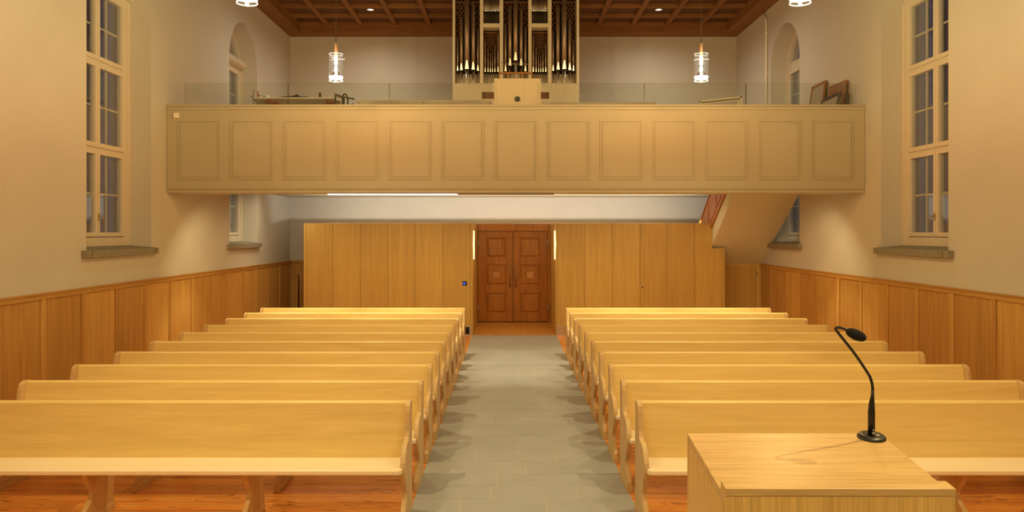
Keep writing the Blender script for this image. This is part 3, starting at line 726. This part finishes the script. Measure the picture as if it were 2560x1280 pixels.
# fretwork screens of carved walnut: staggered scale arcs with stems between them
def fret(pa, pb, top_py, floor_fn, cell):
    f_ = MB(); Yc = OY+.34
    x0, x1 = ox(pa), ox(pb); z = oz(top_py); row = 0
    cw, chh = cell, cell*.82
    f_.box(x0, x0+.012, Yc-.01, Yc+.02, oz(max(floor_fn(pa), top_py+2)), z); f_.box(x1-.012, x1, Yc-.01, Yc+.02, oz(max(floor_fn(pb), top_py+2)), z)
    f_.box(x0, x1, Yc-.012, Yc+.02, z-.02, z)
    z -= .02
    while z > oz(175):
        xx = x0+(0 if row % 2 else cw/2)
        while xx < x1+.001:
            ppx = 1272+xx*F/OY; lim = oz(floor_fn(ppx))
            if z-chh > lim:
                pts = [(xx+math.cos(t_)*cw*.46, z-chh+math.sin(t_)*chh*.9) for t_ in [PI*k/6 for k in range(7)]]
                pts = [q for q in pts if x0 <= q[0] <= x1]
                if len(pts) > 2:
                    for q0, q1 in zip(pts, pts[1:]):
                        w2 = cell*.13
                        dxx, dzz = q1[0]-q0[0], q1[1]-q0[1]; l_ = math.hypot(dxx, dzz); nx, nz = -dzz/l_*w2, dxx/l_*w2
                        f_.prism([(q0[0]-nx, q0[1]-nz), (q1[0]-nx, q1[1]-nz), (q1[0]+nx, q1[1]+nz), (q0[0]+nx, q0[1]+nz)], 'Y', Yc-.01, Yc+.015)
                if x0 <= xx <= x1: f_.box(max(xx-cell*.10, x0), min(xx+cell*.10, x1), Yc-.008, Yc+.012, z-chh*.35, z)
            xx += cw
        z -= chh; row += 1
    f_.build('carved_screen', 'carved', O, fix=True)
def tops(grp):
    def fn(p_):
        c_ = min(grp, key=lambda g_: abs(g_[0]-p_)); return max(c_[3], 0)+4
    return fn
for a, b_, grp in ((1138, 1199.5, TL), (1258.5, 1320.5, TC), (1379.5, 1441, TR)): fret(a, b_, -8, tops(grp), .075)
for a, b_, grp in ((1209, 1248.5, FL), (1329.5, 1369.5, FR)): fret(a, b_, 70, tops(grp), .052)

# console at the gallery edge
KY = 13.06
kx = lambda p_: wx(p_, KY)
kz = lambda p_: wz(p_, KY)
K = thing('organ_console', 'pale boxed organ console with a round dark opening at the gallery edge', 'console', (kx(1293), KY, 3.93))
box('case', 'console_dimmed', K, kx(1235), kx(1352), KY+.03, KY+.60, 3.932, kz(195), bevel=.004)
MB().tube([(kx(1293.5), KY+.018, kz(247)), (kx(1293.5), KY+.031, kz(247))], .045, 24).build('opening_ring', 'chair_green', K)
MB().tube([(kx(1293.5), KY+.014, kz(247.5)), (kx(1293.5), KY+.020, kz(247.5))], .025, 16).build('lens', 'black', K)
mY = KY+.45
mx_ = lambda p_: wx(p_, mY)
mz = lambda p_: wz(p_, mY)
t = thing('music_desk', 'brown wooden music desk rack standing on the organ console', 'music stand', (mx_(1289), mY, kz(195)))
box('top_rail', 'brown_frame', t, mx_(1247), mx_(1331), mY, mY+.04, mz(184.5), mz(180), bevel=.003)
for a in (1247, 1268, 1287, 1303, 1328): box('post', 'brown_frame', t, mx_(a), mx_(a+3.2), mY+.002, mY+.035, kz(195), mz(184.5))
box('bottom_rail', 'brown_frame', t, mx_(1247), mx_(1331), mY+.003, mY+.03, kz(195), kz(194))
t = thing('desk_lamp', 'thin metal bar lamp with upturned ends above the organ console', 'lamp', (mx_(1289), mY+.1, kz(195)))
MB().tube([(mx_(1254.5), mY+.1, mz(151)), (mx_(1255), mY+.1, mz(156)), (mx_(1257), mY+.1, mz(157)), (mx_(1321), mY+.1, mz(157)), (mx_(1323), mY+.1, mz(156)), (mx_(1323.5), mY+.1, mz(151))], .006, 6).build('bar', 'steel', t)
MB().tube([(mx_(1289), mY+.1, mz(157)), (mx_(1289), mY+.1, kz(195))], .006, 6).build('stem', 'steel', t)

# ------------------------------------------------------------------ pendant lamps
def make_pendant(label, group=None):
    t = thing('pendant_lamp', label, 'lamp', (0, 0, 0), group)
    # local heights: z = 0 at the ring bottom
    top = ZC-4.156
    MB().tube([(0, 0, 0.4901), (0, 0, top+.03)], 0.0040, 6).build('cord', 'black', t)
    MB().lathe([(.045, top-.10), (.045, top-.02)], 0, 0, 14).build('canopy', 'black', t, fix=True)
    MB().lathe([(0.0088, 0.2163), (0.0221, 0.2163), (0.0221, 0.4901), (0.0088, 0.4927)], 0, 0, 14).build('stem_tube', 'copper', t, fix=True)
    MB().lathe([(0.0901, 0.0662), (0.0901, 0.3506), (0.0865, 0.3506), (0.0865, 0.0662)], 0, 0, 28, closed=True).build('glass_cylinder', 'lamp_glass', t, fix=True)
    MB().lathe([(0.0905, 0.3488), (0.0905, 0.3541), (0.0857, 0.3541), (0.0857, 0.3488)], 0, 0, 28, closed=True).build('upper_rim', 'lamp_rim', t, fix=True)
    a = MB()
    for k in range(3):
        an = 2*PI*k/3+0.2649
        a.tube([(0.0177*math.cos(an), 0.0177*math.sin(an), 0.2870), (0.1104*math.cos(an), 0.1104*math.sin(an), 0.2914)], 0.0053, 6)
    a.build('arm', 'lamp_rim', t)
    MB().lathe([(0.0530, 0.1236), (0.0547, 0.2472), (0.0512, 0.2472), (0.0494, 0.1236)], 0, 0, 20, closed=True).build('inner_glass', 'lamp_glass', t, fix=True)
    MB().lathe([(0.0397, 0.1148), (0.0724, 0.0689), (0.0698, 0.0671), (0.0371, 0.1130)], 0, 0, 20, closed=True).build('reflector', 'reflector', t, fix=True)
    MB().lathe([(0.0909, 0), (0.0909, 0.0106), (0.0857, 0.0106), (0.0857, 0)], 0, 0, 28, closed=True).build('lower_rim', 'lamp_rim', t, fix=True)
    MB().lathe([(0.0909, 0.034), (0.0909, 0.0640), (0.0848, 0.0640), (0.0848, 0.034)], 0, 0, 28, closed=True).build('frosted_band', 'lamp_band', t, fix=True)
    MB().lathe([(0.0905, 0.0107), (0.0905, 0.034), (0.0850, 0.034), (0.0850, 0.0107)], 0, 0, 28, closed=True).build('glass_foot', 'lamp_glass', t, fix=True)
    MB().lathe([(0.0035, 0.1987), (0.0141, 0.1854), (0.0194, 0.1634), (0.0141, 0.1457), (0.0035, 0.1369)], 0, 0, 12).build('bulb', 'bulb', t, fix=True)
    return t
plabs = {(0, 0): 'clear glass cylinder pendant lamp hanging left of the organ', (1, 0): 'clear glass cylinder pendant lamp hanging right of the organ',
         (0, 1): 'nearer glass pendant lamp cut by the top edge on the left', (1, 1): 'nearer glass pendant lamp cut by the top edge on the right'}
first = None
for j, Y in enumerate((10.60, 7.0, 3.4, -.2)):
    for i, x in enumerate((-2.242, 2.496)):
        lab = plabs.get((i, j), 'glass cylinder pendant lamp over the '+('front pews' if j == 2 else 'chancel step')+(' on the left' if i == 0 else ' on the right'))
        o = make_pendant(lab) if first is None else copy_tree(first)
        first = first or o
        o['label'] = lab; o['group'] = 'glass pendant lamps'
        o.location = (x, Y, 4.156)
        lamp('pendant_bulb_light', 'POINT', (x, Y, 4.156+.112), P_PENDANT, WARM, shadow_soft_size=.02)

# ------------------------------------------------------------------ pews
PB = 6.484
PROF = [(-.01, .06), (-.01, .868), (.055, .873), (.095, .864), (.122, .845), (.138, .80), (.152, .73), (.168, .66), (.184, .622), (.205, .605), (.232, .600),
        (.262, .601), (.300, .594), (.340, .577), (.376, .552), (.404, .520), (.424, .482), (.432, .445), (.428, .405), (.412, .365), (.386, .325), (.352, .283),
        (.322, .248), (.312, .225), (.318, .203), (.344, .178), (.382, .152), (.420, .126), (.448, .105), (.460, .085), (.460, .06)]
def make_pew(mirror):
    """local: x from 0 at the aisle end to the wall end (sign by side), y negative towards the altar, z up"""
    s = -1 if not mirror else 1
    Lp = 3.58; th = .038
    t = thing('church_pew', 'x', 'pew', (0, 0, 0))
    sup = [(q[0], q[1]) for q in PROF if q[1] < .415]
    def endp(x0, x1, nm):
        pr = [(-d, z) for d, z in PROF]
        e = MB().prism(pr, 'X', x0, x1).build(nm, 'ash_end', t, bevel=.004, fix=True)
        MB().box(x0-.006, x1+.006, .012, -.47, 0, .06).build('foot', 'ash_end', e, bevel=.003)
    endp(s*0, s*th, 'end_panel'); endp(s*(Lp-th), s*Lp, 'end_panel')
    for k in (1, 2):
        xc = s*(Lp*k/3)
        pr = [(-.01, .06), (-.01, .414), (.428, .414), (.395, .34), (.345, .275), (.312, .235), (.318, .205), (.350, .175), (.405, .135), (.455, .105), (.458, .06)]
        e = MB().prism([(-d, z) for d, z in pr], 'X', xc-th/2, xc+th/2).build('support', 'ash_end', t, bevel=.003, fix=True)
        MB().box(xc-th/2-.006, xc+th/2+.006, .012, -.47, 0, .06).build('foot', 'ash_end', e, bevel=.003)
    xi0, xi1 = s*th, s*(Lp-th)
    MB().prism([(.0, .866), (-.052, .866), (-.064, .857), (-.150, .455), (-.150, .44), (-.120, .44), (-.0, .845)], 'X', xi0, xi1).build('backrest', 'ash', t, bevel=.003, fix=True)
    # seat: overhanging front with chamfered corners
    se = MB(); a, b_ = sorted((s*th, s*(Lp-th))); o0, o1 = sorted((s*th*.45, s*(Lp-th*.45)))
    se.prism([(a, -.14), (a, -.436), (o0, -.440), (o0, -.475), (o0+.022, -.500), (o1-.022, -.500), (o1, -.475), (o1, -.440), (b_, -.436), (b_, -.14)], 'Z', .414, .452)
    se.build('seat', 'ash_light', t, bevel=.009, fix=True)
    return t
ordn = ['front row', 'second row', 'third row', 'fourth row', 'fifth row', 'sixth row', 'seventh row', 'eighth row', 'ninth row', 'last row']
for mirror, xo, nm in ((False, -.768, 'left'), (True, 1.003, 'right')):
    proto = make_pew(mirror)
    for k in range(10):
        o = proto if k == 0 else copy_tree(proto)
        o.location = (xo, PB+.88*k, 0)
        extra = {0: ', nearest to the camera', 9: ', just before the oak cupboards'}.get(k, '')
        o['label'] = f'pale wooden pew in the {ordn[k]} {nm} of the aisle{extra}'
        o['group'] = f'pews {nm} of the aisle'

# ------------------------------------------------------------------ lectern and microphone
LX0, LX1, LY0, LY1 = .606, 1.258, 2.30, 2.775
LZ0, LZ1 = 1.457, 1.517
Lc = thing('lectern', 'light oak lectern with a sloping top and a book ledge', 'lectern', (.93, 2.54, .35))
th = .022
sl = lambda Y: LZ0+(LZ1-LZ0)*(Y-LY0)/(LY1-LY0)
for a, b_ in ((LX0, LX0+th), (LX1-th, LX1)):
    MB().prism([(LY0+.001, .35), (LY1-.001, .35), (LY1-.001, sl(LY1)-.023), (LY0+.001, sl(LY0)-.023)], 'X', a, b_).build('side_panel', 'oak_front', Lc, fix=True)
box('front_panel', 'oak_front', Lc, LX0+th, LX1-th, LY1-th, LY1-.002, .35, LZ1-.03)
box('reader_panel', 'oak_front', Lc, LX0+.001, LX1-.001, LY0-.001, LY0+th, .35, LZ0-.003)
MB().prism([(LY0, LZ0-.022), (LY1, LZ1-.022), (LY1, LZ1), (LY0, LZ0)], 'X', LX0, LX1).build('top', 'oak_x', Lc, bevel=.001, fix=True)
lt = .0205
MB().prism([(LY0-.002, LZ0), (LY0+.052, sl(LY0+.052)), (LY0+.052, sl(LY0+.052)+lt), (LY0-.002, LZ0+lt)], 'X', LX0+.004, LX1).build('book_ledge', 'oak_x', Lc, bevel=.0012, fix=True)

mY0 = 2.734; mX0 = 1.214; mZ0 = sl(mY0)
mic = thing('microphone', 'black gooseneck microphone with foam windscreen on the lectern', 'microphone', (mX0, mY0, mZ0))
q = mY0/F
def mp(px, py, y=mY0): return (mX0+(px-2179)*y/F*1.0, y, CH-(py-580)*y/F)
dome = MB().lathe([(.0455, mZ0+.0005), (.0455, mZ0+.004), (.040, mZ0+.009), (.026, mZ0+.012), (.022, mZ0+.010), (.004, mZ0+.010)], mX0, mY0, 32)
dome.v = [(x, y, z+.1263*(y-mY0)+.0006) for x, y, z in dome.v]
dome.build('base_plate', 'black', mic, fix=True)
sh = [mp(2178.5, 1088), mp(2178.5, 1030), mp(2179, 1010), mp(2181, 990), mp(2181.5, 975)]
MB().tube(sh, [.0112, .0112, .0095, .0055, .0050], 16).build('shaft', 'black', mic)
nk = [mp(2181.5, 985), mp(2181.5, 972), mp(2179.5, 958), mp(2175, 945, 2.732), mp(2168, 933, 2.730), mp(2130, 884, 2.715), mp(2090, 840, 2.700), mp(2075, 824.5, 2.690), mp(2074, 820, 2.686), mp(2077, 818.5, 2.682), mp(2085, 820, 2.676), mp(2096, 825, 2.668)]
pts = []
for i in range(len(nk)-1):
    p0 = Vector(nk[max(i-1, 0)]); p1 = Vector(nk[i]); p2 = Vector(nk[i+1]); p3 = Vector(nk[min(i+2, len(nk)-1)])
    for k in range(4):
        u = k/4; pts.append(tuple(.5*((2*p1)+(p2-p0)*u+(2*p0-5*p1+4*p2-p3)*u*u+(3*p1-p0-3*p2+p3)*u**3)))
pts.append(nk[-1])
MB().tube(pts, .0047, 10).build('gooseneck', 'black', mic)
# windscreen: an egg along the neck's end
c0 = Vector(mp(2093, 826, 2.670)); c1 = Vector(mp(2135, 848, 2.645)); ax = (c1-c0)
wp, wr = [], []
for k in range(13):
    a = PI*k/12; wp.append(tuple(c0+ax*(.5-.5*math.cos(a)))); wr.append(max(.0175*math.sin(a)**.85, .0004))
MB().tube(wp, wr, 18).build('windscreen', 'foam', mic)
# printed marks on the shaft
mk = MB(); cx_, cz_ = mp(2180, 1073)[0], mp(2180, 1073)[2]
R_ = .0026; fy = mY0-.0118
for k in range(10):
    a0, a1 = 2*PI*k/10, 2*PI*(k+1)/10
    mk.prism([(cx_+R_*math.cos(a0), cz_+R_*math.sin(a0)), (cx_+R_*math.cos(a1), cz_+R_*math.sin(a1)), (cx_+R_*.5*math.cos(a1), cz_+R_*.5*math.sin(a1)), (cx_+R_*.5*math.cos(a0), cz_+R_*.5*math.sin(a0))], 'Y', fy, fy+.0012)
for (ax0, ax1, az0, az1) in ((-.0035, -.0022, -.014, -.0075), (-.0022, .0035, -.0145, -.0133), (.0002, .0013, -.0115, -.006), (-.0022, .0002, -.0088, -.0077), (.0023, .0034, -.0133, -.007)):
    mk.box(cx_+ax0, cx_+ax1, fy, fy+.0012, cz_+az0, cz_+az1)
mk.build('printed_mark', 'white_plastic', mic, fix=True)

# ------------------------------------------------------------------ things on the gallery
tY = 15.6
tx = lambda p_: wx(p_, tY)
tz = lambda p_: wz(p_, tY)
FZ = 3.93
ttop = tz(243.5)
t = thing('work_table', 'long white folding table behind the gallery glass on the left', 'table', (tx(735), tY, FZ))
box('table_top', 'white', t, tx(627), tx(838), tY-.02, tY+.70, ttop-.03, ttop, bevel=.004)
MB().prism([(tx(632), ttop-.03), (tx(834), ttop-.03), (tx(834), ttop-.16), (tx(644), ttop-.16)], 'Y', tY+.0, tY+.60).build('apron', 'table_grey', t, fix=True)
for xx in (tx(645), tx(825)):
    for yy in (tY+.05, tY+.6): MB().tube([(xx, yy, FZ), (xx, yy, ttop-.15)], .014, 8).build('leg', 'steel', t)
mb = MB(); n_ = 22; m_ = 8; x0, x1 = tx(688), tx(778)
base = len(mb.v)
for i in range(n_+1):
    for j in range(m_+1):
        u, w = i/n_, j/m_
        e = max(math.sin(PI*u), 0)**.6*max(math.sin(PI*min(w*1.0+.0, 1)), 0)**.35
        hh = e*(.022+.036*math.exp(-((u-.57)/.07)**2)+.012*math.exp(-((u-.34)/.14)**2)+.014*math.exp(-((u-.82)/.07)**2))*(1+.12*math.sin(17*w+25*u))
        mb.v.append((x0+(x1-x0)*u, tY-.015+.30*w, ttop+.002+max(hh, 0)*1.2))
for i in range(n_):
    for j in range(m_):
        a = base+i*(m_+1)+j; mb.face((a, a+m_+1, a+m_+2, a+1), 0, True)
o = mb.build('black_cloth', 'cloth'); o['label'] = 'crumpled black cloth lying on the white gallery table'; o['category'] = 'cloth'
t = thing('packet', 'blue and white packet on the gallery table, left of the other', 'packet', (tx(650), tY+.2, ttop))
box('wrapper', 'white', t, tx(646), tx(655.5), tY+.0, tY+.10, ttop+.001, ttop+.05, bevel=.008); box('blue_label', 'blue_paint', t, tx(646.5), tx(653), tY-.004, tY+.001, ttop+.025, ttop+.045)
t = thing('packet', 'white packet with a blue spot on the gallery table', 'packet', (tx(662), tY+.2, ttop))
box('wrapper', 'white', t, tx(656.5), tx(669), tY+.0, tY+.12, ttop+.001, ttop+.052, bevel=.010); box('blue_label', 'blue_paint', t, tx(659), tx(663), tY-.004, tY+.001, ttop+.012, ttop+.032)
t = thing('candle', 'thick red candle standing behind the packets on the gallery table', 'candle', (tx(642.5), tY+.06, ttop))
MB().lathe([(.014, ttop+.001), (.014, ttop+.12), (.004, ttop+.125)], tx(642.5), tY+.06, 12).build('wax', 'red', t, fix=True)
MB().tube([(tx(642.5), tY+.06, ttop+.124), (tx(642.5), tY+.06, ttop+.135)], .0015, 5).build('wick', 'black', t)
t = thing('wooden_rod', 'thin dark rod standing upright at the left end of the gallery table', 'rod', (tx(636), tY-.06, FZ))
MB().tube([(tx(636), tY-.06, FZ), (tx(636), tY-.06, tz(227))], .007, 8).build('rod', 'dark_frame', t)
MB().lathe([(.06, FZ), (.06, FZ+.02), (.01, FZ+.03)], tx(636), tY-.06, 12).build('foot', 'dark_frame', t, fix=True)
t = thing('tape_roll', 'small blue roll at the left end of the gallery table', 'roll', (tx(629), tY+.02, ttop))
MB().tube([(tx(627), tY+.02, ttop+.018), (tx(630.5), tY+.02, ttop+.018)], .017, 14).build('roll', 'blue_paint', t)
MB().tube([(tx(630.6), tY+.02, ttop+.018), (tx(634), tY+.02, ttop+.018)], .014, 14).build('core', 'white', t)
t = thing('water_bottle', 'small dark bottle with a silver cap on the gallery table', 'bottle', (tx(799), tY+.04, ttop))
MB().lathe([(.022, ttop+.001), (.024, ttop+.01), (.024, ttop+.085), (.012, ttop+.098)], tx(799), tY+.04, 14).build('body', 'dark_frame', t, fix=True)
MB().lathe([(.012, ttop+.098), (.012, ttop+.115), (.006, ttop+.118)], tx(799), tY+.04, 12).build('cap', 'steel', t, fix=True)
t = thing('paper_cone', 'small white cone shaped paper cap near the right end of the table', 'cap', (tx(824), tY+.02, ttop))
MB().lathe([(.018, ttop+.001), (.002, ttop+.03)], tx(824), tY+.02, 10).build('cone', 'white', t, fix=True)
def stool(pxa, pxb, lab):
    Yq = tY-.35; a, b_ = wx(pxa, Yq), wx(pxb, Yq); zt_ = wz(247, Yq)
    t = thing('stool', lab, 'stool', ((a+b_)/2, Yq, FZ))
    MB().prism([(a, zt_), (b_, zt_-.055), (b_, zt_-.085), (a, zt_-.07)], 'Y', Yq, Yq+.30).build('seat', 'orange', t, fix=True)
    for xx in (a+.03, b_-.03):
        for yy in (Yq+.03, Yq+.27): MB().tube([(xx, yy, FZ), (xx, yy, zt_-.08)], .010, 6).build('leg', 'dark_frame', t)
stool(664, 694, 'orange topped stool under the left part of the gallery table'); stool(815, 834, 'orange topped stool under the right end of the gallery table')
# armchair
cY = 14.6; cx = lambda p_: wx(p_, cY); cz = lambda p_: wz(p_, cY)
t = thing('wooden_armchair', 'dark green wooden armchair with bent arms behind the gallery glass', 'chair', (cx(858), cY, FZ))
MB().prism([(cx(836), cz(235)), (cx(839), cz(234.5)), (cx(858), cz(243)), (cx(858), cz(247)), (cx(838), cz(241))], 'Y', cY, cY+.03).build('backrest', 'chair_seat', t, fix=True)
MB().tube([(cx(836.5), cY+.01, cz(235)), (cx(848), cY, cz(238.5)), (cx(860), cY-.03, cz(243.5)), (cx(872), cY-.06, cz(246)), (cx(888), cY-.08, cz(249.5))], .012, 8).build('arm', 'chair_green', t)
MB().tube([(cx(856), cY-.02, FZ+.01), (cx(857), cY-.02, cz(246)), (cx(860), cY-.02, cz(236.5)), (cx(863), cY-.02, cz(235)), (cx(866), cY-.02, cz(237)), (cx(870), cY-.02, cz(246)), (cx(872), cY-.02, FZ+.01)], .014, 8).build('arm_hoop', 'chair_green', t)
MB().tube([(cx(837.5), cY+.02, FZ+.003), (cx(837.5), cY+.02, cz(236))], .012, 8).build('leg', 'chair_green', t)
MB().tube([(cx(860), cY-.03, FZ+.003), (cx(861), cY-.03, cz(246))], .012, 8).build('leg', 'chair_green', t)
MB().tube([(cx(838), cY+.38, FZ+.003), (cx(838), cY+.38, cz(262))], .012, 8).build('leg', 'chair_green', t)
MB().tube([(cx(872), cY+.35, FZ+.003), (cx(872), cY+.35, cz(250))], .012, 8).build('leg', 'chair_green', t)
box('seat', 'chair_seat', t, cx(837), cx(873), cY-.02, cY+.42, FZ+.42, FZ+.455, bevel=.01)
box('cross_rail', 'chair_green', t, cx(837), cx(852), cY-.01, cY+.012, cz(256), cz(253))

# framed boards on the right of the gallery
def leaning(name, label, cat, mat_f, mat_in, x_top, x_bot, y0, y1, zt0, zt1, zb, fw=.06, thick=.03):
    t = thing(name, label, cat, (x_bot, (y0+y1)/2, zb))
    # board in a tilted plane; corners near (y0) and far (y1)
    def P(u, w, d):
        zt = zt0+(zt1-zt0)*u; x = x_bot+(x_top-x_bot)*w
        return (x-d, y0+(y1-y0)*u, zb+(zt-zb)*w)
    def slab(u0, u1, w0, w1, d0, d1): return [P(u0, w0, d1), P(u0, w0, d0), P(u1, w0, d0), P(u1, w0, d1), P(u0, w1, d1), P(u0, w1, d0), P(u1, w1, d0), P(u1, w1, d1)]
    L_ = y1-y0; H_ = zt0-zb; fu = fw/L_; fv = fw/H_
    mb = MB(); mb.hexa(slab(0, 1, 0, fv, 0, thick)); mb.hexa(slab(0, 1, 1-fv, 1, 0, thick)); mb.hexa(slab(0, fu, fv, 1-fv, 0, thick)); mb.hexa(slab(1-fu, 1, fv, 1-fv, 0, thick))
    mb.build('frame', mat_f, t, fix=True)
    mb = MB(); mb.hexa(slab(fu, 1-fu, fv, 1-fv, .004, thick*.75)); mb.build('board', mat_in, t, fix=True)
    return t
leaning('wooden_board', 'large brown wooden board leaning on the right gallery wall', 'board', 'brown_frame', 'brown_frame', 5.57, 5.44, 13.42, 14.12, 4.70, 4.715, 3.93, fw=.16)
leaning('picture_frame', 'dark framed picture leaning before the brown board', 'picture', 'dark_frame', 'board_grey', 5.385, 5.28, 13.22, 14.0, 4.475, 4.46, 3.31 if False else 3.93, fw=.055)
leaning('picture_frame', 'tall grey framed panel leaning left of the brown board', 'picture', 'brown_frame', 'board_grey', 5.58, 5.46, 14.32, 14.98, 4.86, 4.86, 3.93, fw=.05)
leaning('small_board', 'small pale edged board between the picture and the brown board', 'board', 'white', 'orange', 5.41, 5.36, 13.32, 13.75, 4.42, 4.42, 3.93, fw=.03, thick=.015)
# the big white frame
fY = 14.3; gx = lambda p_: wx(p_, fY); gz_ = lambda p_: wz(p_, fY)
t = thing('window_frame', 'white empty window frame leaning behind the gallery glass on the right', 'frame', (gx(1803), fY, FZ))
def strip(p0, p1, w, d0, d1):
    (xa, za), (xb, zb_) = p0, p1
    return MB().prism([(xa, za), (xb, zb_), (xb, zb_-w), (xa, za-w)], 'Y', fY+d0, fY+d1)
strip((gx(1750), gz_(251.5)), (gx(1855), gz_(240)), .028, 0, .05).build('top_rail', 'white', t, fix=True)
strip((gx(1752), gz_(255.5)), (gx(1850), gz_(245)), .018, .02, .06).build('inner_rail', 'sill', t, fix=True)
strip((gx(1754), gz_(258.5)), (gx(1848), gz_(249)), .02, .0, .05).build('inner_rail', 'white', t, fix=True)
box('side_rail', 'white', t, gx(1850), gx(1855.5), fY, fY+.05, FZ, gz_(241)); box('side_rail', 'white', t, gx(1844), gx(1848), fY+.005, fY+.045, FZ, gz_(250)); box('side_rail', 'white', t, gx(1750), gx(1755), fY, fY+.05, FZ, gz_(253))
box('bottom_rail', 'white', t, gx(1750), gx(1855), fY, fY+.05, FZ, FZ+.04)
box('pane', 'glass', t, gx(1755), gx(1844), fY+.02, fY+.026, FZ+.04, gz_(262))

# conduit at the right wall
t = thing('wall_conduit', 'thin white vertical conduit on the right wall beside the far window', 'pipe', (XR-.03, 17.68, 5))
MB().tube([(XR-.03, 17.68, 3.95), (XR-.03, 17.68, 6.70), (XR-.03, 17.71, 6.78), (XR-.03, 17.86, 6.97)], .026, 8).build('tube', 'white_plastic', t)
for z in (4.6, 5.6, 6.5): box('clip', 'white_plastic', t, XR-.062, XR-.0005, 17.65, 17.71, z, z+.03)

# folded stand in the left back corner
sY = 19.4; xx = wx(746.5, sY)
t = thing('folded_stand', 'thin black folded stand upright in the back left corner', 'stand', (xx, sY, 0))
MB().tube([(xx, sY, .05), (xx, sY, .72), (xx, sY, wz(692, sY)), (xx, sY, wz(687, sY))], [.018, .018, .012, .02], 8).build('pole', 'black', t)
MB().tube([(xx, sY, wz(700, sY)), (xx+.035, sY-.01, wz(703, sY)), (xx+.04, sY-.01, wz(706, sY))], .008, 6).build('knob', 'black', t)
for k in range(3):
    a = 2*PI*k/3+.5; MB().tube([(xx, sY, .40), (xx+.03*math.cos(a), sY+.03*math.sin(a), .30), (xx+.10*math.cos(a), sY+.10*math.sin(a), .012)], .010, 6).build('leg', 'black', t)
